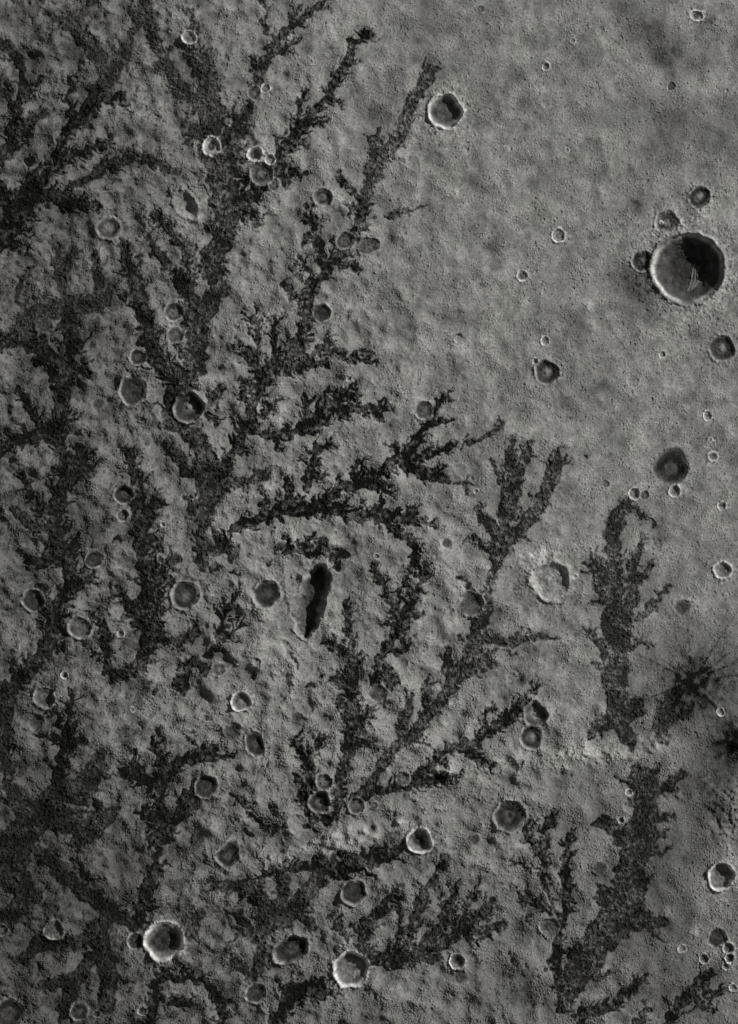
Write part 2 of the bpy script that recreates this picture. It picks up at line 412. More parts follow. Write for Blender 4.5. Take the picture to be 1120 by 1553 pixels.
# craters, oldest first: (x, y, r, kind, label[, options])
CR = [
# faint, worn ones
(334,666,13,'g','faint shallow crater under the black spur at centre left'),
(698,712,11,'g','faint dark floored crater right of the leaf shaped channel'),
(787,1002,11,'g','faint ringed crater, upper of two ghosts right of the diagonal channel'),
(776,1027,10,'g','faint ringed crater, lower of two ghosts right of the diagonal channel'),
(678,824,9,'gd','soft dark dimple on pale ground at centre right'),
(742,1202,12,'g','worn shallow crater above a large smooth dark floored crater'),
(451,1249,14,'g','worn half buried crater below left of the stacked pair'),
(425,1051,12,'g','faint crater right of the brightest small crater'),
(451,1053,9,'g','small faint crater under the deep trough, ring in its floor'),
(451,1088,9,'gd','small dark worn crater below two faint ones under the trough'),
(426,1182,10,'g','faint round dimple left of the stacked crater pair'),
(301,1272,11,'gd','flat dark floored crater left of the teardrop crater'),
(390,1312,12,'g','worn crater at the lower right of the teardrop crater'),
(451,1483,10,'g','worn crater below the pear shaped crater at the bottom'),
(699,1482,11,'gd','shallow dark crater just below a small black floored one'),
(910,1317,12,'gd','shallow grey dimple on pale ground beside the wide channel'),
(721,1273,9,'gd','small dark dimple between two larger craters at lower centre right'),
(68,494,12,'gd','dark worn crater near the left edge a third down'),
(9,495,10,'g','worn crater cut by the left edge a third down'),
(150,612,10,'gd','small dark worn dimple left of a dark bowl crater'),
(80,693,13,'g','faint crater at the left edge of the left column channel'),
(605,865,13,'g','faint shallow crater between arms of the Y shaped channel'),
(627,246,11,'g','faint crater beside dark ground below the fresh upper crater'),
(576,575,11,'g','faint crater above the forked tip of the feathery channel'),
(1034,921,13,'gd','worn dark crater above the dark starburst'),
(991,825,14,'g','worn crater right of the upright channel at right'),
(1074,962,6,'g','tiny worn crater above right of the dark starburst'),
(375,829,10,'g','faint ringed crater below the start of the horizontal channel'),
(485,1375,9,'g','worn crater above the pear shaped crater at the bottom'),
(954,1224,9,'g','worn crater at the left side of the wide dark channel'),
(296,870,9,'g','small crater on the upper right rim of a larger one at left'),
(332,1015,11,'m','soft crater below the thin Y shaped channel'),
(390,1004,6,'g','tiny soft crater below left of the deep trough'),
(607,1004,11,'g','soft crater under a curling dark channel at lower centre'),
(960,578,9,'g','soft dimple on the plain above the dark bowl crater'),
(282,311,20,'g','worn elongated hollow with a bright western ridge at upper left',dict(el=1.7,an=-50,d=.3,h=.12)),
(352,1111,15,'gd','soft grey crater touching the oval crater at left of centre'),
(55,1096,13,'gd','soft dark crater below another near the left edge'),
(415,280,9,'m','small crater below right of a rippled crater near the top'),
(397,264,18,'m','rippled shallow crater below a bright pair near the top',dict(rip=1)),
(188,54,9,'g','faint crater in rough ground near the top left'),
(267,261,8,'gd','small dark crater at the end of the curved channel'),
(240,1325,9,'gd','small dark crater on the thin upright channel at lower left'),
(934,37,8,'g','soft crater in the dark smear near the top right'),
(910,46,6.5,'g','small soft crater left of the dark smear near the top'),
(1018,131,7,'m','small soft crater below the dark smear at the top right'),
(1050,172,5,'g','tiny soft crater above the crater trio at right'),
(828,158,6,'g','tiny soft crater on the upper plain'),
(650,375,8,'g','very faint dimple on the plain right of the twin craters'),
# ordinary
(165,346,18,'m','round crater with a grey floor at upper left, alone on pale ground'),
(264,474,14,'m','upper of two touching ringed craters at left'),
(266,508,13,'m','lower of two touching ringed craters at left'),
(490,299,14,'m','crater with a small mound at upper centre',dict(m=.08)),
(560,373,15,'m','flat oval crater, right of twin craters at upper centre',dict(el=1.4,an=15)),
(524,365,14,'m','round crater with bright lower rim, left of twin craters at upper centre'),
(488,474,14,'b','dark crater with a bright lower left rim on the winding channel'),
(210,541,13,'b','small dark crater directly above a dark bowl crater at left'),
(202,591,22,'b','dark bowl crater with smooth floor at left',dict(pt=(-95,.12))),
(287,618,23,'b','bright rimmed crater with a pale mound and dark moat at centre left',dict(m=.16,h=.14,mb=1.7)),
(188,750,15,'b','crater with bright lower rim at left of centre, larger of two'),
(186,782,9,'m','small crater just below a larger one at left of centre'),
(643,622,14,'m','crater at the tip of the leaf shaped channel',dict(m=.04)),
(143,849,14,'b','small round crater with bright lower left rim at left'),
(51,911,17,'b','dark round crater close to the left edge at mid height'),
(121,952,17,'m','light rimmed crater with a grey floor at left below mid height',dict(h=.12)),
(281,903,22,'b','wide crater with pale broken rim and grey floor at left of centre',dict(h=.12,af=.35)),
(405,901,21,'b','smooth dark crater left of the deep trough'),
(715,916,19,'m','ringed crater hanging on the diagonal channel right of centre',dict(rip=.6,af=.4)),
(573,1052,14,'m','soft crater with dark edge beside the column channel'),
(806,1118,18,'b','lower of two touching craters at right, with a pale mound',dict(m=.12,mb=1.8)),
(812,1083,19,'m','upper of two touching craters at right, pale floor',dict(af=1.0,d=.35,h=.1)),
(773,1237,24,'b','large smooth dark floored crater at lower right of centre',dict(h=.09)),
(611,1181,11,'m','crater interrupting the rough dark channel at lower centre'),
(492,1186,12,'m','upper smaller crater of the stacked pair at lower centre',dict(h=.12)),
(485,1217,17,'b','lower larger crater of the stacked pair at lower centre',dict(h=.14,af=.35)),
(541,1222,13,'m','crater right of the stacked pair with bright left rim',dict(h=.14)),
(568,1222,7,'m','small bright crater right of the stacked pair, farther from it'),
(313,1193,18,'b','dark crater with bright lower left rim at lower left of centre'),
(387,1129,17,'b','oval tilted crater left of centre below the brightest small crater',dict(el=1.55,an=-68)),
(346,1298,18,'b','teardrop crater pointing up right at lower left of centre',dict(pt=(68,.5),el=1.15,an=50)),
(537,1354,19,'b','round dark floored crater with bright lower rim at bottom centre',dict(h=.13)),
(443,1439,23,'b','pear shaped crater pointing lower left at the bottom',dict(el=1.25,an=25,pt=(215,.25),h=.12)),
(388,1507,16,'b','crater with bright lower rim near the bottom edge left of centre',dict(af=.3)),
(833,1406,15,'m','soft crater with bright lower left rim at lower right'),
(206,1427,13,'b','small crater overlapped on the left by a large dark crater'),
(82,1411,15,'m','round crater with a bright left rim near the lower left',dict(h=.1)),
(13,1537,24,'b','large dark crater in the bottom left corner'),
(3,1411,9,'m','crater cut by the left edge near the bottom'),
(120,1534,14,'b','round dark crater with bright upper rim at the bottom left'),
(147,1538,5,'b','tiny dark crater right of another at the bottom left'),
(68,1058,16,'m','upper soft crater of a pair near the left edge, bright left rim',dict(h=.1)),
(387,234,11,'s','bright small crater, larger of a touching pair near the top'),
(410,242,8,'s','bright small crater, smaller right one of a touching pair near the top'),
(386,141,11,'m','crater at the foot of the thin upper channel'),
(403,134,7,'s','tiny bright crater right of another on the thin upper channel'),
(321,222,14,'s','thin rimmed round crater on dark ground near the top',dict(d=.22,af=.4)),
(287,57,11,'s','thin rimmed crater near the top left with bright lower edge',dict(d=.22)),
(1012,337,18,'m','worn triangular crater touching the biggest crater from above',dict(af=.55)),
(974,396,16,'b','dark floored crater left of the biggest crater',dict(m=.08)),
(1061,299,17,'b','crater with dark ring and pale mound above the biggest crater',dict(m=.12,mb=1.8)),
(1095,528,20,'b','dark ringed crater with pale centre at the right edge',dict(m=.14,mb=1.8)),
(830,565,19,'b','ringed crater with pale centre on the open plain',dict(m=.12,mb=1.6,af=.3)),
(1018,709,27,'b','large dark bowl crater with soft edges on the right plain',dict(pt=(75,.08),h=.01,ar=.85,sg=.1)),
(1088,1422,15,'b','dark crater with thin bright lower left rim at lower right'),
(835,881,29,'m','large pale double ringed crater right of centre',dict(af=1.0,aw=.8,ar=1.9,sg=.16,d=.13,ff=.6,h=.09,m=.03,rip=.6)),
# small and sharp
(847,357,10,'s','sharp small ring crater with flat floor on the upper plain',dict(d=.3)),
(792,418,8,'s','sharp small crater with a lumpy floor and pale rays on the plain'),
(827,517,7,'s','small sharp crater just above a ringed crater on the plain'),
(1005,538,5,'s','tiny bright edged pit on the plain left of the right edge crater'),
(1073,631,7,'s','small bright ring crater on the plain above a pit pair'),
(1078,667,4,'s','tiny pit, upper left of a pit pair near the right edge'),
(1082,672,4,'s','tiny pit, lower right of a pit pair near the right edge'),
(1081,692,8,'s','small grey floored crater just below a pit pair near the right edge',dict(d=.22)),
(1023,745,9,'s','small pale crater touching the bottom of the dark bowl crater'),
(962,749,9,'s','small bright rimmed crater at the top of the upright channel'),
(978,752,7,'m','small worn crater right of the bright one at the upright channel top'),
(919,733,6,'m','small soft crater left of the upright channel top'),
(1095,768,6.5,'s','small lone crater near the right edge halfway down'),
(1096,865,13,'s','sharp round crater near the right edge above the dark starburst',dict(d=.3,af=.4)),
(1057,24,9,'s','small bright rimmed oval crater in the top right corner',dict(el=1.25,an=-25)),
(869,62,4.5,'s','tiny ring crater near the top on the plain'),
(828,101,6,'s','tiny sharp crater with bright left rim on the upper plain'),
(860,228,4,'s','tiny dark pit on the upper plain at right'),
(730,14,6,'m','tiny knobby crater at the top edge right of centre'),
(675,169,26,'f','fresh bright rimmed crater at upper centre right',dict(d=.33,ff=.55,h=.12,af=.33)),
(366,1064,15,'f','brightest small crater with white rim at lower left of centre',dict(ff=.55,af=.6,h=.16)),
(636,1275,19,'f','fresh crater with black interior and white rim at lower centre right',dict(h=.15)),
(693,1458,12,'f','small black floored crater with bright rim at bottom centre right',dict(h=.15)),
(532,1470,27,'f','large crater with mottled pale floor at bottom centre',dict(ff=.5,af=.6,h=.1,d=.38)),
(249,1427,30,'f','largest crater at lower left with smooth black floor and white rim',dict(ff=.5,af=.14,aw=.4,d=.33,h=.11)),
(216,1534,7,'f','tiny black pit with white rim at bottom left'),
(1093,1329,21,'f','sharp crater with jagged white rim at the lower right edge',dict(af=.55,ff=.45,h=.15)),
(1105,1438,8.5,'f','small sharp crater, uppermost of a cluster at lower right',dict(h=.16)),
(1107,1453,7.5,'f','small sharp crater touching another below the dark lower right crater',dict(h=.16)),
(1068,1454,7.5,'f','small sharp crater left in a cluster at lower right',dict(h=.16)),
(1034,1439,6.5,'s','tiny crater farthest left in a cluster at lower right'),
(1101,1466,6,'s','tiny crater lowest in a cluster at lower right'),
(1112,1498,6,'s','tiny ring crater at the right edge near the bottom'),
(942,1244,5,'f','tiny black pit beside the wide dark channel at lower right',dict(h=.16)),
(954,1202,5.5,'s','tiny white rimmed crater left of the wide channel top'),
(1093,1080,6,'s','small crater right of the dark starburst'),
(98,1024,5.5,'s','tiny ring crater near the left edge below mid height'),
(184,962,5.5,'s','tiny ring crater left of the column channel'),
(201,1076,4,'s','tiny bright pit at lower left'),
(248,796,3.8,'s','tiny pit on pale ground right of the left column channel'),
(530,575,4,'s','tiny pit above the feathery channel'),
(571,844,4.5,'s','tiny bright pit left of the Y shaped channel crown'),
(722,745,4,'s','tiny ring pit below the small channel scrap'),
(540,1424,6,'m','tiny crater above a large pale floored crater at the bottom'),
(873,874,3.5,'s','tiny pit right of the large double ringed crater'),
(812,548,4.5,'s','tiny pit at the upper left rim of a ringed crater on the plain'),
(1003,405-67,3,'s','tiny pit inside the worn triangular crater'),
# the giant
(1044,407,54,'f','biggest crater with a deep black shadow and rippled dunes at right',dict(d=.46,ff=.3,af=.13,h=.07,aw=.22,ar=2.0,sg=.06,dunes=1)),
]
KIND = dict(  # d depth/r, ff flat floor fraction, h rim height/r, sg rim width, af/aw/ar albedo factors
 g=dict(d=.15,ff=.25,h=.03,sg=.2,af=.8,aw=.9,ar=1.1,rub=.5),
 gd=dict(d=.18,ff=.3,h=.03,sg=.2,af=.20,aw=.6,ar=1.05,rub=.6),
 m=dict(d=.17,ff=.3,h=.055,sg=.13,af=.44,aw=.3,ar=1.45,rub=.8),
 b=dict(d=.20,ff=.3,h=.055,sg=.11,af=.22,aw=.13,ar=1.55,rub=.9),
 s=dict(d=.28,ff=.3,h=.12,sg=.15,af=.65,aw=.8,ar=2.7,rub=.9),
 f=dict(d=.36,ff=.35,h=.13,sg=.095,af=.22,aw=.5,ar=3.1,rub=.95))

# ------------------------------------------------------------------ height field
STEP = 1.2
MARG = 40.0
xs = np.arange(-MARG, W_M + MARG + .01, STEP)
ys = np.arange(-MARG, H_M + MARG + .01, STEP)
NX, NY = len(xs), len(ys)
PX, PY = np.meshgrid(xs, ys)
rng = np.random.default_rng(11)
FX = np.fft.rfftfreq(NX, STEP)[None, :]
FY = np.fft.fftfreq(NY, STEP)[:, None]
FR = np.sqrt(FX * FX + FY * FY) + 1e-9

def band(seed, wl_, width=.45):
    """isotropic noise around one wavelength (metres), unit variance"""
    r = np.random.default_rng(seed)
    f = np.fft.rfft2(r.standard_normal((NY, NX)))
    f *= np.exp(-(np.log(FR * wl_) ** 2) / (2 * width * width))
    n = np.fft.irfft2(f, s=(NY, NX))
    return n / n.std()

def window(x0, y0, x1, y1):
    i0 = max(0, int((x0 + MARG) / STEP)); i1 = min(NX, int((x1 + MARG) / STEP) + 2)
    j0 = max(0, int((y0 + MARG) / STEP)); j1 = min(NY, int((y1 + MARG) / STEP) + 2)
    return slice(j0, max(j0, j1)), slice(i0, max(i0, i1))

def smooth(t):
    t = np.clip(t, 0, 1)
    return t * t * (3 - 2 * t)

n3, n4, n6, n9 = band(1, 3.6), band(2, 5), band(3, 7), band(4, 10)
n14, n22, n40, n90 = band(5, 15), band(6, 24), band(7, 45), band(8, 100)
n200 = band(9, 230)
wx = .5 * band(20, 13) + 2.0 * band(21, 28)
cwx = band(26, 40)
wy = .5 * band(22, 13) + 2.0 * band(23, 28)
cwy = band(27, 40)
QX, QY = PX + wx, PY + wy

# how knobbly the ground is: smooth plain to the north-east, broken ground to the west and south
rough = smooth((880 - PX + .35 * (PY - 500)) / 600)
A = np.full((NY, NX), .185)
A *= 1 + .06 * n200 + .08 * n90 + .08 * n40 + .06 * n22
A *= 1 - .30 * smooth((420 - PX) / 420) - .22 * smooth((PY - 1080) / 320)
n60 = band(42, 70)
grain = (.45 + .95 * smooth(.5 + .45 * n60 + .25 * n22)) * (.9 + .5 * smooth((PY - 900) / 300) + .25 * rough)
H = grain * (.115 * n3 + .105 * n4 + .05 * n6 - .06 * np.abs(n6) - .08 * np.abs(n9) + .05 * n9) + .06 * n14 + .13 * n22 + .45 * n40 + .8 * n90
H += grain * (.5 * np.clip(n4 - 2.1, 0, 2) + .5 * np.clip(n6 - 2.1, 0, 2))          # blocks
H += rough * (.7 * np.clip(n22 - .9, 0, 3) - 1.0 * np.clip(-n22 - 1.3, 0, 3) + .5 * np.clip(n14 - 1.5, 0, 3))
A *= 1 + .06 * n9 + .05 * n6 + .05 * n14
H += rough * (.08 * n14 + .16 * n22 + 1.0 * n40 + 1.6 * n90)
pock = np.clip(-n9 - 1.5, 0, 2)
H -= .5 * pock

# dark lag lying in blotches on the broken ground of the west and south
west = np.clip(smooth((520 - PX) / 420) + .55 * smooth((PY - 1000) / 350) * smooth((700 - PX) / 300), 0, 1)
mot = smooth((.55 * band(41, 60) + .55 * n22 + .35 * n14 + .12 * n6 - .95 + .6 * west) / .35) * np.clip(.15 * rough + west, 0, 1)
A *= 1 - .40 * mot - .16 * west
H += mot * .35 * (np.abs(n6) + np.abs(n4) - 1.6)
# ---- albedo variations: dust cover tones, plus hill shade and sunlit knobs painted in
def blob(x, y, rx, s, ry=None, an=0):
    global A
    ry = ry or rx
    c, sn = math.cos(R(an)), math.sin(R(an))
    dx, dy = QX - x, QY - y
    u, v = (dx * c - dy * sn) / rx, (dx * sn + dy * c) / ry
    A *= 1 - np.clip(s * (1.2 if s > 0 else 1) * np.exp(-(u * u + v * v)) * (1 + .15 * n14 + .15 * n22), -9, .92)
for b in [(945,8,28,.42),(985,40,28,.45),(1014,80,24,.48),(1022,108,15,.35),(1068,95,19,.45),(1000,170,40,.28),(930,185,34,.18),(1010,235,36,.2),(1080,200,40,.2),(830,255,28,.14),(900,110,40,.1),(745,118,22,.25),(640,25,36,.18),
          (975,435,40,.55),(950,415,22,.2),(968,310,15,.5),(700,510,7,.5),(890,692,9,.45),(676,484,11,.35),(605,485,22,.2),(590,440,16,.2),
          (1108,1130,28,.75),(1122,1128,40,.75),(1085,1200,34,.3),(1000,1300,45,.28),(1010,1400,48,.28),(975,1445,40,.25),(1060,1180,40,.2),(1030,1060,40,.3),(760,1480,50,.15),(880,1200,40,.12),(1095,1060,44,.32),(1080,1180,55,.3),(1060,1260,55,.25),(1100,1000,30,.2),(1085,1230,14,.45),(1020,1330,40,.2),  # the strongest right-edge blobs paint hill shade into the colour
          (900,1230,60,.15),(820,1240,40,.1),(1050,1500,60,.25),(780,1500,80,.15),(560,1540,60,.2),(60,60,40,.15),(90,320,50,.2),
          (60,1180,60,.2),(60,1330,70,.25),(70,1490,60,.15),(200,1300,60,.1),(120,520,70,.25),(40,760,50,.25),(125,715,30,.25),(600,640,40,.08),
          (310,120,40,.2),(260,110,40,.15),(850,430,10,.2),(880,480,12,.25),(920,468,10,.25),(1030,870,14,.1),(1005,815,11,.45),
          (1060,830,30,.12),(470,900,22,.2),(660,1000,20,.08),(540,1280,40,.2),(600,1275,24,.35),(800,150,12,.2),(790,120,9,.2),(690,60,40,.1)]:
    blob(*b)
for b in [(750,440,35,-.12),(900,1150,45,-.07),(545,1265,40,-.1),(255,492,9,-.5),(26,982,9,-.5),(300,1165+180,20,-.15),(1105,1290,16,-.5),  # blobs on knobs put their sunlit look into the colour
          (700,290,14,-.2),(220,180,40,-.12),(830,845,26,-.22),(803,852,20,-.35),(822,838,12,-.25),(805,905,14,.2),(600,1490,22,-.3),(905,1150,25,-.05),(340,770,30,-.12),(640,1100,60,-.06),
          (990,1125,20,-.1),(1013,1384,12,-.35),(1050,1412,12,-.35),(295,325,18,-.25),(120,410,30,-.12),(860,700,60,-.03)]:
    blob(*b)

pr = np.random.default_rng(8)
for k in range(110):                                  # soft dust blots
    x_, y_, r_ = pr.uniform(0, W_M), pr.uniform(0, H_M), pr.uniform(3, 10)
    s = window(x_ - 3 * r_, y_ - 3 * r_, x_ + 3 * r_, y_ + 3 * r_)
    A[s] *= 1 - pr.choice([.3, .22, .15, -.12]) * np.exp(-(((QX[s] - x_) / r_) ** 2 + ((QY[s] - y_) / (r_ * pr.uniform(.6, 1.2))) ** 2))
for k in range(420):                                  # pits a couple of metres across
    x_, y_, r_ = pr.uniform(0, W_M), pr.uniform(0, H_M), 1.3 + 1.6 * pr.random() ** 3
    s = window(x_ - 4 * r_, y_ - 4 * r_, x_ + 4 * r_, y_ + 4 * r_)
    q_ = np.hypot(PX[s] - x_, PY[s] - y_) / r_
    H[s] += r_ * (.16 * np.exp(-((q_ - 1.2) / .4) ** 2) - .5 * np.exp(-(q_ / .8) ** 2))
# ---- the dark starburst: a dust splash with rays
SX, SY = 1050.0, 1033.0
dx, dy = PX - SX, PY - SY
sr, st = np.hypot(dx, dy), np.arctan2(dy, dx)
ray = np.zeros_like(sr)
rr = np.random.default_rng(5)
for k in range(44):
    a0, wd, ln = rr.uniform(-math.pi, math.pi), rr.uniform(.015, .05), rr.uniform(.3, 1.25)
    dd = np.angle(np.exp(1j * (st + .012 * n22 - a0)))
    ray = np.maximum(ray, ln * np.exp(-(dd / wd) ** 2))
for k in range(12):
    dd = np.angle(np.exp(1j * (st + .05 * n22 - rr.uniform(-math.pi, math.pi))))
    ray = np.maximum(ray, rr.uniform(.15, .6) * np.exp(-(dd / rr.uniform(.1, .3)) ** 2))
splash = 1.35 * np.exp(-(sr / (27 + 46 * ray)) ** 1.2) * (1 + .10 * n6 + .15 * n14 + .2 * n22)
splash = np.clip(np.maximum(splash, .92 * np.exp(-(sr / 58) ** 1.25) * (1 + .15 * n14 + .15 * n22)), 0, 1)

# ---- dark dendritic units
LAB = np.zeros((NY, NX), np.int32)           # which object a point belongs to; 0 is the open ground
REG = [None]                                  # label id -> (thing index, part name)
THINGS = []
SD = np.full((NY, NX), 60.0)                  # signed distance to the nearest dark unit
DK = np.zeros((NY, NX))                       # darkness of that unit

def capsule(p, q, lab, dark, pad=26):
    (x0, y0, w0), (x1, y1, w1) = p, q
    m = max(w0, w1) + pad
    s = window(min(x0, x1) - m, min(y0, y1) - m, max(x0, x1) + m, max(y0, y1) + m)
    if s[0].stop <= s[0].start or s[1].stop <= s[1].start:
        return
    gx, gy = QX[s], QY[s]
    ex, ey = x1 - x0, y1 - y0
    L2 = ex * ex + ey * ey + 1e-6
    t = np.clip(((gx - x0) * ex + (gy - y0) * ey) / L2, 0, 1)
    d = np.hypot(gx - x0 - t * ex, gy - y0 - t * ey) - (w0 + (w1 - w0) * t)
    u = d < SD[s]
    SD[s][u] = d[u]
    LAB[s][u] = lab
    DK[s][u] = dark

lr = np.random.default_rng(77)
for (label, dark, brs) in CH:
    ti = len(THINGS)
    ax, ay, _ = brs[0][0]
    THINGS.append(dict(name='dark_channel', label=label, cat='channel', group='dark branching channels', at=(min(max(ax, 0), W_M), min(max(ay, 0), H_M))))
    for bi, br in enumerate(brs):
        REG.append((ti, 'trunk' if bi == 0 else 'branch'))
        lab = len(REG) - 1
        slim = .86 if dark > .87 else 1.0
        wf_ = 1.0 + .14 * min(1, max(0, (480 - br[0][0]) / 200))
        for p, q in zip(br[:-1], br[1:]):
            p = (p[0], p[1], p[2] * wf_ * slim); q = (q[0], q[1], q[2] * wf_ * slim)
            capsule(p, q, lab, dark)
            # ragged side lobes leaning towards the tip
            L = math.hypot(q[0] - p[0], q[1] - p[1])
            ux, uy = (q[0] - p[0]) / (L + 1e-6), (q[1] - p[1]) / (L + 1e-6)
            s_ = lr.uniform(0, 4)
            while s_ < L:
                w = p[2] + (q[2] - p[2]) * s_ / L
                if w > 2.2 and (dark > .87 or lr.random() < .45):
                    sd = 1 if lr.random() < .5 else -1
                    an = R(lr.uniform(28, 62)) * sd
                    vx, vy = ux * math.cos(an) - uy * math.sin(an), ux * math.sin(an) + uy * math.cos(an)
                    nx_, ny_ = -uy * sd, ux * sd
                    bx, by = p[0] + ux * s_ + nx_ * w * .75, p[1] + uy * s_ + ny_ * w * .75
                    ln = lr.uniform(.6, 1.3) * (5.5 + .6 * w)
                    lw = lr.uniform(.7, 1.1) * (1.75 + .12 * w)
                    tx, ty = bx + vx * ln, by + vy * ln
                    mx, my = bx + vx * ln * .55, by + vy * ln * .55
                    capsule((bx, by, lw * .75), (mx, my, lw * 1.2), lab, dark)
                    capsule((mx, my, lw * 1.2), (tx, ty, lw * .7), lab, dark)
                    if w > 3 and lr.random() < (.16 if p[0] > 520 else .26):          # a longer twig with barbs of its own
                        a2 = R(lr.uniform(-18, 18))
                        v2x, v2y = vx * math.cos(a2) - vy * math.sin(a2), vx * math.sin(a2) + vy * math.cos(a2)
                        l2 = lr.uniform(.5, 1.3) * (7 + .55 * w)
                        capsule((tx, ty, lw * .85), (tx + v2x * l2, ty + v2y * l2, lw * .6), lab, dark)
                        for sg_ in (-1, 1):
                            if lr.random() < .7:
                                a3 = sg_ * R(lr.uniform(35, 60)); t3 = lr.uniform(.1, .7)
                                v3x, v3y = v2x * math.cos(a3) - v2y * math.sin(a3), v2x * math.sin(a3) + v2y * math.cos(a3)
                                b3x, b3y = tx + v2x * l2 * t3, ty + v2y * l2 * t3
                                capsule((b3x, b3y, lw * .7), (b3x + v3x * 5, b3y + v3y * 5, lw * .5), lab, dark)
                s_ += lr.uniform(.6, 1.2) * (6.8 + .42 * w)
for (x, y, r, label) in PATCH:
    THINGS.append(dict(name='dark_patch', label=label, cat='dark patch', group='small dark patches', at=(x, y)))
    REG.append((len(THINGS) - 1, None))
    a = lr.uniform(0, 3.1)
    if r == 4 and x == 600:
        capsule((590, 327, 4.6), (614, 320, 3.6), len(REG) - 1, .85)
        capsule((614, 320, 3.6), (646, 312, 2.0), len(REG) - 1, .85)
        continue
    capsule((x - .5 * r * math.cos(a), y - .5 * r * math.sin(a), r * .62), (x + .5 * r * math.cos(a), y + .5 * r * math.sin(a), r * .5), len(REG) - 1, .85)

DK = np.where(DK > 0, 1 - .85 * (1 - DK), 0)
sdn = SD + .22 * n6 + .10 * n4 + .2 * n9 + .2 * n14
MK = smooth(.5 - sdn / (2.4 + 12 * np.clip(.97 - DK, 0, 1) * 1.6))                   # 1 inside a dark unit
CHM = sdn < 0
LAB[~CHM] = 0
rub = np.abs(band(31, 7)) + .8 * np.abs(band(32, 4.4)) + .5 * n9
patchy = np.clip(1 + .20 * n22 + .18 * n14 + .14 * n9, .45, 1.6)
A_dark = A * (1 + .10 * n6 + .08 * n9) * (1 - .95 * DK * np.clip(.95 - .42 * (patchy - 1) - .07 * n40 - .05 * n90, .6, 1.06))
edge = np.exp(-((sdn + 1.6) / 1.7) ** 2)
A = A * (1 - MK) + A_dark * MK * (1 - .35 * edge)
inside = smooth(-sdn / 7)
H = H * (1 - .5 * MK) + MK * (.5 + .6 * (rub - 1.2)) - .6 * np.exp(-((sdn - .3) / 1.7) ** 2) * DK ** 4
A *= 1 - .12 * DK * np.exp(-np.clip(sdn, 0, 99) / 7) * (1 - MK)      # dark sand strewn beside the units
# pale ground puffs up a little beside the dark units
H += .5 * np.exp(-((sdn - 5) / 3.5) ** 2) * rough

# starburst over everything laid down so far
THINGS.append(dict(name='dust_splash', label='black starburst of dust with thin rays at right', cat='dust splash', at=(SX, SY)))
REG.append((len(THINGS) - 1, None))
LAB[(splash > .5) & (sr < 75)] = len(REG) - 1
A *= 1 - .97 * splash
H += splash * .3 * (rub - 1.2)

# ---- trough
TR = [(488,868,11),(484,880,15),(475,903,17),(470,930,17),(468,948,13),(466,962,7)]
T2 = [(447,880,10),(450,905,10),(453,935,9),(457,960,6)]
T3 = [(432,975,6),(440,992,7),(450,1008,5)]
def polydist(P, west=1.0):
    D = np.full((NY, NX), 99.0)
    for (x0, y0, w0), (x1, y1, w1) in zip(P[:-1], P[1:]):
        s = window(min(x0, x1) - 60, min(y0, y1) - 60, max(x0, x1) + 60, max(y0, y1) + 60)
        gx, gy = PX[s] + .8 * wx[s], PY[s] + .8 * wy[s]
        ex, ey = x1 - x0, y1 - y0
        t = np.clip(((gx - x0) * ex + (gy - y0) * ey) / (ex * ex + ey * ey), 0, 1)
        ox = gx - x0 - t * ex
        D[s] = np.minimum(D[s], np.hypot(np.where(ox < 0, ox * west, ox), gy - y0 - t * ey) / (w0 + (w1 - w0) * t))
    return D
calm = .5 * np.exp(-(((PX - 450) / 42) ** 2 + ((PY - 925) / 75) ** 2) ** 2)
H *= 1 - calm
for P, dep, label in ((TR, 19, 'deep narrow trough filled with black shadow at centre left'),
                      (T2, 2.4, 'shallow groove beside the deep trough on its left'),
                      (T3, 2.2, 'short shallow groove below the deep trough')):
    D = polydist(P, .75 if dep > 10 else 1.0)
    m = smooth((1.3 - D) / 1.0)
    A = A * (1 - (.72 if dep > 10 else .2) * smooth((1.0 - D) / .5))  # trough colour darkened so that its shadow comes out black
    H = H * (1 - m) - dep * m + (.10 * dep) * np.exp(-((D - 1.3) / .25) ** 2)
    H += m * (.25 * n9 + .45 * n14 + .1 * n6)
    THINGS.append(dict(name='trough', label=label, cat='trough', at=P[2][:2]))
    if dep > 10:
        REG.append((len(THINGS) - 1, 'wall')); LAB[D < 1.1] = len(REG) - 1
        REG.append((len(THINGS) - 1, 'floor')); LAB[D < .5] = len(REG) - 1
    else:
        REG.append((len(THINGS) - 1, None)); LAB[D < .9] = len(REG) - 1

H -= 3.5 * np.exp(-(((PX - 460) / 15) ** 2 + ((PY - 915) / 50) ** 2))
# ---- pale rough ridge and the scarp
RIDGE = [([(668,1172,10),(730,1168,14),(790,1158,18),(850,1150,22),(905,1146,24),(950,1140,20),(1005,1130,16)], 1.12, 3.2, 'pale rough ridge crossing the lower right between two dark channels'),
         ([(400,1312,9),(450,1294,14),(510,1276,20),(560,1264,21),(606,1252,12)], 1.6, 6.5, 'smooth pale slope above the dark wedge at lower centre')]
for P, br, hh, label in RIDGE:
    D = polydist(P)
    g = smooth((1.25 - D) / .9)
    A *= 1 + (br - 1) * g * (1 + .3 * n22)
    H += hh * g * (.75 + (.10 * n22 + .22 * n40 + .05 * n14 + .04 * n9 if br < 1.2 else .1 * n22))
    THINGS.append(dict(name='ridge', label=label, cat='ridge', at=P[3][:2]))
    REG.append((len(THINGS) - 1, None)); LAB[(D < .8) & (LAB == 0)] = len(REG) - 1
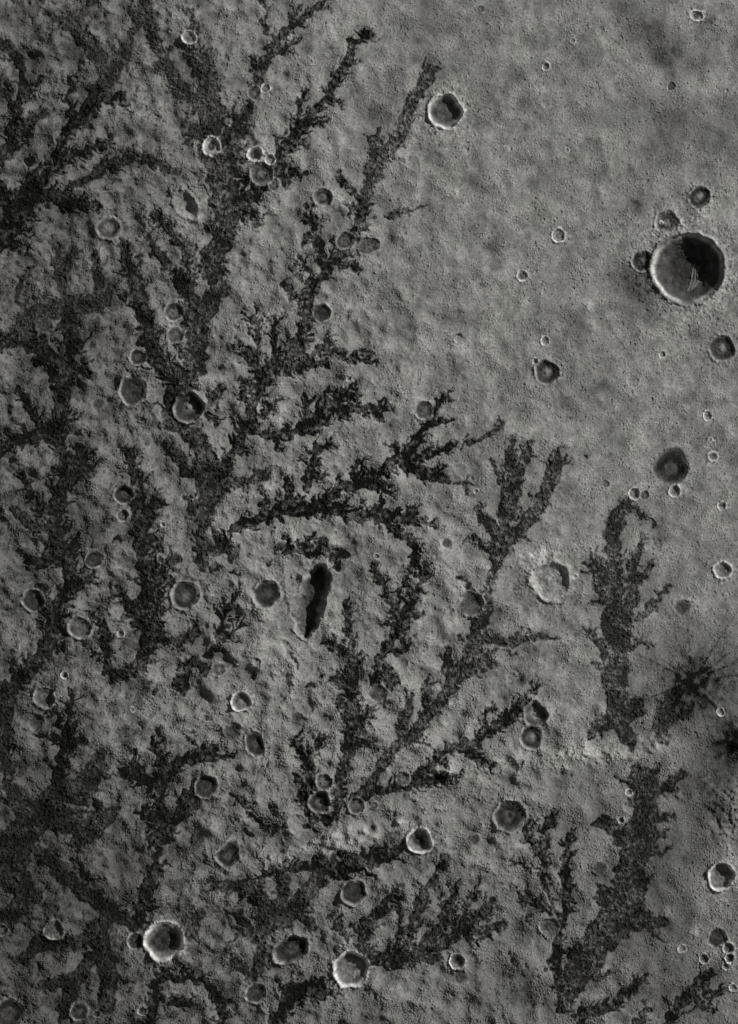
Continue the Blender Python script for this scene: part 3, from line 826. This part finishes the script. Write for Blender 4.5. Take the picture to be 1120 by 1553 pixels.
# ---- hills
for (x, y, r, h, br, label) in HILL:
    s = window(x - 4 * r, y - 4 * r, x + 4 * r, y + 4 * r)
    d = np.hypot(PX[s] + .4 * wx[s] - x, (PY[s] + .4 * wy[s] - y) * .9) / r
    g = np.exp(-d ** 2 * 1.2)
    H[s] += .7 * h * g * (1 + .12 * n9[s])
    A[s] *= 1 + (br - 1) * .8 * g  # mounds lightened: the lit look of sun-facing knobs put into the colour
    THINGS.append(dict(name='rock_mound', label=label, cat='mound', group='small bright mounds', at=(x, y)))
    REG.append((len(THINGS) - 1, None))
    LAB[s][d < 1.0] = len(REG) - 1

# ---- knobbly broken ridge at the right edge
kn = np.exp(-(((PX - 1105) / 26) ** 2 + ((PY - 1232) / 40) ** 2))
H += kn * (1.3 * n22 + .8 * n14 + .5 * n9 + 3)
kn = np.exp(-(((PX - 1122) / 12) ** 2 + ((PY - 1128) / 22) ** 2))
H += 10 * kn

# ---- craters
cr_rng = np.random.default_rng(404)
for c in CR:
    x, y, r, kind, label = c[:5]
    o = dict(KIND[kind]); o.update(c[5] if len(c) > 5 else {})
    m_ = 2.6 * r * o.get('el', 1) + 6
    s = window(x - m_, y - m_, x + m_, y + m_)
    wq = .03 if kind == 'f' else .10
    gx = PX[s] + .035 * min(r, 24) * cwx[s] + wq * wx[s]
    gy = PY[s] + .035 * min(r, 24) * cwy[s] + wq * wy[s]
    dx, dy = gx - x, -(gy - y)
    if 'el' in o:
        an = R(o['an']); e = math.sqrt(o['el'])
        u = (dx * math.cos(an) + dy * math.sin(an)) / e
        v = (-dx * math.sin(an) + dy * math.cos(an)) * e
    else:
        u, v = dx, dy
    th = np.arctan2(v, u)
    tw = np.arctan2(dy, dx)
    f = np.ones_like(th)
    for k, amp in ((2, .03), (3, .028), (5, .018), (6, .016), (7, .010)):
        f += (1 if r < 30 else .4) * amp * cr_rng.uniform(.4, 1.3) * np.cos(k * th + cr_rng.uniform(0, 6.3))
    if 'pt' in o:
        f += o['pt'][1] * np.clip(np.cos(tw - R(o['pt'][0])), 0, 1) ** 7
    rn = np.hypot(u, v) / (r * f)
    brk = np.ones_like(th)                         # broken, uneven rim
    for k in (1, 2, 3, 5, 8):
        brk += (.24 if kind in 'fs' else .4) * cr_rng.uniform(.3, 1.2) * np.cos(k * th + cr_rng.uniform(0, 6.3))
    brk = np.clip(brk, .15, 1.8)
    dj = cr_rng.uniform(.85, 1.18)
    d, ff, h, sg = o['d'] * r * dj, o['ff'], o['h'] * r, o['sg']
    t = np.clip((rn - ff) / (1 - ff), 0, 1)
    bowl = -d * (1 - (.75 * t ** 1.8 + .25 * smooth(t)))
    if kind in 'gd' or kind == 'gd':
        bowl = -d * np.exp(-(rn / .75) ** 2.4)
    rimv = 1 + min(1, 14 / r) * (.10 * np.clip(n14[s], -2, 2) + .03 * np.clip(n9[s], -2, 2)) + .2 * np.clip(n22[s], -2, 2)
    rim = h * np.exp(-((rn - 1.04) / sg) ** 2) * rimv * (.5 + .5 * brk)
    ej = .45 * h * np.exp(-np.clip(rn - 1.04, 0, 9) / .38) * (rn > 1.04) + .45 * h * np.exp(-((rn - 1.04) / sg) ** 2) * (rn <= 1.04)
    keep = smooth((rn - .80) / .35)
    fade = 1 - o['rub'] * (1 - keep)
    H0 = H[s] * fade
    inn = np.where(rn < 1.6, bowl, 0)
    fl = smooth((1 - rn) / .25)
    tex = fl * (.12 * n6[s] + .16 * n9[s])
    if 'm' in o:
        inn = inn + o['m'] * r * np.exp(-(rn / .24) ** 2)
    if 'rip' in o:
        inn = inn + o['rip'] * .22 * np.cos(rn * r * 1.5 + .6 * n22[s]) * fl * (rn < .85)
    if 'dunes' in o:
        # terraces on the western wall and long dunes on the floor
        ter = smooth((rn - .45) / .1) * smooth((.98 - rn) / .1)
        inn = inn + ter * .5 * smooth(.5 + .7 * n22[s]) * np.cos(rn * r * 1.05 + 1.6 * n22[s] + .8 * n40[s] + 1.5 * np.sin(3 * th))
    apron = np.exp(-np.clip(rn - 1.05, 0, 9) / .45) * (rn > .95)
    tex = tex + min(h, 1.3) * apron * (.16 * n9[s] + .12 * n6[s] + .12 * n14[s])
    H[s] = H0 + inn + rim + ej + tex
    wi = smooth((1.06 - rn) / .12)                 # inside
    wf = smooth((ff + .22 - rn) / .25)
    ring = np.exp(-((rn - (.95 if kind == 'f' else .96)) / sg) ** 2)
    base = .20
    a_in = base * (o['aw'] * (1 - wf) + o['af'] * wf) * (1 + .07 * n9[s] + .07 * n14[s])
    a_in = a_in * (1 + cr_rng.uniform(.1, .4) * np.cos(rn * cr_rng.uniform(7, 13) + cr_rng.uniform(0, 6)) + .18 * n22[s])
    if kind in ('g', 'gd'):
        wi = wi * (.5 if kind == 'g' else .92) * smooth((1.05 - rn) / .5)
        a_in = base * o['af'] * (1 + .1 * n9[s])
    if 'mb' in o:
        gm = np.exp(-(rn / .34) ** 2.5)
        a_in = a_in * (1 - .9 * gm) + .9 * gm * .105 * o['mb']
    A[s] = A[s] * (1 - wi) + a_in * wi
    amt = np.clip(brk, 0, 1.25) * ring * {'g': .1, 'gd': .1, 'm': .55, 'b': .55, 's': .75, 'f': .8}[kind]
    A[s] = A[s] * (1 - amt) + amt * .185 * o['ar'] * (1 + .16 * n14[s] + .06 * n9[s])  # pale rim, lightened further to put sunlit highlights into the colour
    wi_out = smooth((rn - 1.0) / .1)
    if kind in 'fs':
        A[s] *= 1 + .35 * apron * wi_out * np.clip(.4 + .5 * n14[s] + .5 * n9[s], 0, 2)
    ti = len(THINGS)
    THINGS.append(dict(name='impact_crater', label=label, cat='crater', group='impact craters', at=(x, y)))
    if r < 7:
        REG.append((ti, None)); LAB[s][rn < 1.16] = len(REG) - 1
    else:
        if kind not in ('g', 'gd'):
            REG.append((ti, 'rim')); LAB[s][rn < 1.16] = len(REG) - 1
        REG.append((ti, 'wall')); LAB[s][rn < .97] = len(REG) - 1
        REG.append((ti, 'floor')); LAB[s][rn < max(ff + .05, .42)] = len(REG) - 1
        if 'm' in o:
            REG.append((ti, 'mound')); LAB[s][rn < .27] = len(REG) - 1
    if 'dunes' in o:
        for (x0, y0, x1, y1) in ((1046,440,1050,413),(1052,437,1056,404),(1057,432,1060,406),(1061,425,1064,402),(1049,418,1052,400)):
            D = polydist([(x0, y0, 1.1), ((x0 + x1) / 2 + 1.2, (y0 + y1) / 2, 1.3), (x1, y1, .8)])
            g = np.exp(-D ** 2 * .7)
            H += 1.1 * g
            A = A * (1 - .8 * g) + .8 * g * .17
            REG.append((ti, 'dune')); LAB[D < 1.25] = len(REG) - 1

A = np.clip(1.36 * A * (1 + .07 * n3 + .07 * n4), .009, .8)
# settle to the datum at the border of the surveyed ground
bx = np.minimum(np.minimum(PX + MARG, W_M + MARG - PX), np.minimum(PY + MARG, H_M + MARG - PY))
H *= smooth(bx / 25)

# ---- every separate piece of a unit is a part of its own; crumbs go to the ground
def split_pieces():
    todo = {}
    ny, nx = NY - 1, NX - 1
    L = LAB[:-1, :-1].ravel().tolist()
    seen = bytearray(ny * nx)
    for c0 in np.flatnonzero(LAB[:-1, :-1].ravel()).tolist():
        if seen[c0]:
            continue
        lab = L[c0]; seen[c0] = 1; st_ = [c0]; comp = [c0]
        while st_:
            c = st_.pop(); j, i = divmod(c, nx)
            for q, ok in ((c - 1, i > 0), (c + 1, i < nx - 1), (c - nx, j > 0), (c + nx, j < ny - 1)):
                if ok and not seen[q] and L[q] == lab:
                    seen[q] = 1; st_.append(q); comp.append(q)
        todo.setdefault(lab, []).append(comp)
    flat = LAB[:-1, :-1].copy().ravel()
    for lab, comps in todo.items():
        comps.sort(key=len, reverse=True)
        for c in comps[1:]:
            if len(c) >= 40 and REG[lab][1] in ('trunk', 'branch'):
                REG.append((REG[lab][0], 'branch')); flat[c] = len(REG) - 1
            else:
                flat[c] = 0
    LAB[:-1, :-1] = flat.reshape(ny, nx)
split_pieces()

# ------------------------------------------------------------------ materials
def make_mat(name, grain, bump, tint_a, tint_b):
    m = bpy.data.materials.new(name)
    m.use_nodes = True
    n, l = m.node_tree.nodes, m.node_tree.links
    p = n['Principled BSDF']
    p.inputs['Roughness'].default_value = .95
    p.inputs['Specular IOR Level'].default_value = .08
    at = n.new('ShaderNodeAttribute'); at.attribute_name = 'albedo'
    co = n.new('ShaderNodeNewGeometry')
    big = n.new('ShaderNodeTexNoise'); big.inputs['Scale'].default_value = .012; big.inputs['Detail'].default_value = 4
    fine = n.new('ShaderNodeTexNoise'); fine.inputs['Scale'].default_value = grain; fine.inputs['Detail'].default_value = 5; fine.inputs['Roughness'].default_value = .7
    l.new(co.outputs['Position'], big.inputs['Vector']); l.new(co.outputs['Position'], fine.inputs['Vector'])
    tint = n.new('ShaderNodeMix'); tint.data_type = 'RGBA'
    tint.inputs['A'].default_value = (*tint_a, 1); tint.inputs['B'].default_value = (*tint_b, 1)
    ramp = n.new('ShaderNodeMapRange'); ramp.inputs['From Min'].default_value = .42; ramp.inputs['From Max'].default_value = .62
    l.new(big.outputs['Fac'], ramp.inputs['Value']); l.new(ramp.outputs['Result'], tint.inputs['Factor'])
    mr = n.new('ShaderNodeMapRange'); mr.inputs['From Min'].default_value = .25; mr.inputs['From Max'].default_value = .75
    mr.inputs['To Min'].default_value = .8; mr.inputs['To Max'].default_value = 1.2
    l.new(fine.outputs['Fac'], mr.inputs['Value'])
    mul = n.new('ShaderNodeMath'); mul.operation = 'MULTIPLY'
    l.new(at.outputs['Fac'], mul.inputs[0]); l.new(mr.outputs['Result'], mul.inputs[1])
    vm = n.new('ShaderNodeVectorMath'); vm.operation = 'SCALE'
    l.new(tint.outputs['Result'], vm.inputs[0]); l.new(mul.outputs[0], vm.inputs['Scale'])
    l.new(vm.outputs[0], p.inputs['Base Color'])
    bp = n.new('ShaderNodeBump'); bp.inputs['Strength'].default_value = bump; bp.inputs['Distance'].default_value = .5
    l.new(fine.outputs['Fac'], bp.inputs['Height']); l.new(bp.outputs[0], p.inputs['Normal'])
    return m
TA, TB = (1.0, 1.0, .945), (1.0, .985, .975)
MAT = dict(
    ground=make_mat('pale_dust', .32, .6, TA, TB),
    dark=make_mat('dark_rubble', .40, .8, (1.0, 1.0, .95), TB),
    crater=make_mat('crater_dust', .30, .25, (1.0, 1.0, .955), TB))

# ------------------------------------------------------------------ cut the surface into its objects
WX, WY = PX - W_M / 2, H_M / 2 - PY
VTX = np.stack([WX.ravel(), WY.ravel(), H.ravel()], 1).astype(np.float32)
ALB = A.ravel().astype(np.float32)
idx = np.arange(NX * NY, dtype=np.int32).reshape(NY, NX)
FACE = np.stack([idx[1:, :-1], idx[1:, 1:], idx[:-1, 1:], idx[:-1, :-1]], -1).reshape(-1, 4)
FL = LAB[:-1, :-1].ravel()
order = np.argsort(FL, kind='stable')
cuts = np.searchsorted(FL[order], np.arange(len(REG) + 1))

def make_mesh(name, faces, origin, extra=None):
    uq, inv = np.unique(faces, return_inverse=True)
    v = VTX[uq] - np.array(origin, np.float32)
    f = inv.reshape(-1, 4).astype(np.int32)
    alb = ALB[uq]
    if extra is not None:
        f = np.concatenate([f, extra[1] + len(v)]); v = np.concatenate([v, extra[0]]); alb = np.concatenate([alb, extra[2]])
    me = bpy.data.meshes.new(name)
    me.vertices.add(len(v)); me.loops.add(f.size); me.polygons.add(len(f))
    me.vertices.foreach_set('co', np.ascontiguousarray(v, np.float32).ravel())
    me.loops.foreach_set('vertex_index', np.ascontiguousarray(f, np.int32).ravel())
    me.polygons.foreach_set('loop_start', np.arange(0, f.size, 4, dtype=np.int32))
    a = me.attributes.new('albedo', 'FLOAT', 'POINT')
    a.data.foreach_set('value', np.ascontiguousarray(alb, np.float32))
    me.update(calc_edges=True)
    me.shade_flat()
    return me

col = S.collection
# open ground, carried on to the horizon all round
ex = np.array([-30000, -9000, -2500, -W_M / 2 - MARG + .5, W_M / 2 + MARG - 1.5, 2500, 9000, 30000], np.float32)
ey = np.array([-30000, -9000, -2500, -H_M / 2 - MARG + 1.5, H_M / 2 + MARG - .5, 2500, 9000, 30000], np.float32)
ev = np.array([(a, b, -.3) for b in ey for a in ex], np.float32)
ef = np.array([(j * 8 + i, j * 8 + i + 1, (j + 1) * 8 + i + 1, (j + 1) * 8 + i) for j in range(7) for i in range(7) if not (i == 3 and j == 3)], np.int32)
me = make_mesh('ground', FACE[order[cuts[0]:cuts[1]]], (0, 0, 0), (ev, ef, np.full(64, .19, np.float32)))
me.materials.append(MAT['ground'])
g = bpy.data.objects.new('ground', me)
g['kind'] = 'structure'
col.objects.link(g)

def hat(x, y):
    j = int(round((y + MARG) / STEP)); i = int(round((x + MARG) / STEP))
    return float(H[min(max(j, 0), NY - 1), min(max(i, 0), NX - 1)])

nfaces = cuts[1:] - cuts[:-1] if len(cuts) > len(REG) else np.diff(np.append(cuts, len(order)))
members = {}
for lid in range(1, len(REG)):
    members.setdefault(REG[lid][0], []).append(lid)
inview = (PX[:-1, :-1].ravel() > 0) & (PX[:-1, :-1].ravel() < W_M) & (PY[:-1, :-1].ravel() > 0) & (PY[:-1, :-1].ravel() < H_M)
for ti, lids in members.items():
    T = THINGS[ti]
    lids = [k for k in lids if cuts[k + 1] - cuts[k] >= 4]
    if not lids:
        continue
    org = (T['at'][0] - W_M / 2, H_M / 2 - T['at'][1], hat(*T['at']))
    mat = MAT['crater'] if T['cat'] in ('crater',) else MAT['dark'] if T['cat'] in ('channel', 'dark patch', 'dust splash') else MAT['ground']
    single = len(lids) == 1 and REG[lids[0]][1] is None
    if not single:
        root = bpy.data.objects.new(T['name'], None)
        root.empty_display_size = 5
        root.location = org
        col.objects.link(root)
    for k in lids:
        nm = T['name'] if single else REG[k][1]
        me = make_mesh(nm, FACE[order[cuts[k]:cuts[k + 1]]], org)
        me.materials.append(mat)
        ob = bpy.data.objects.new(nm, me)
        col.objects.link(ob)
        if single:
            root = ob
            ob.location = org
        else:
            ob.parent = root
    root['label'] = T['label']
    root['category'] = T['cat']
    if T.get('group'):
        root['group'] = T['group']
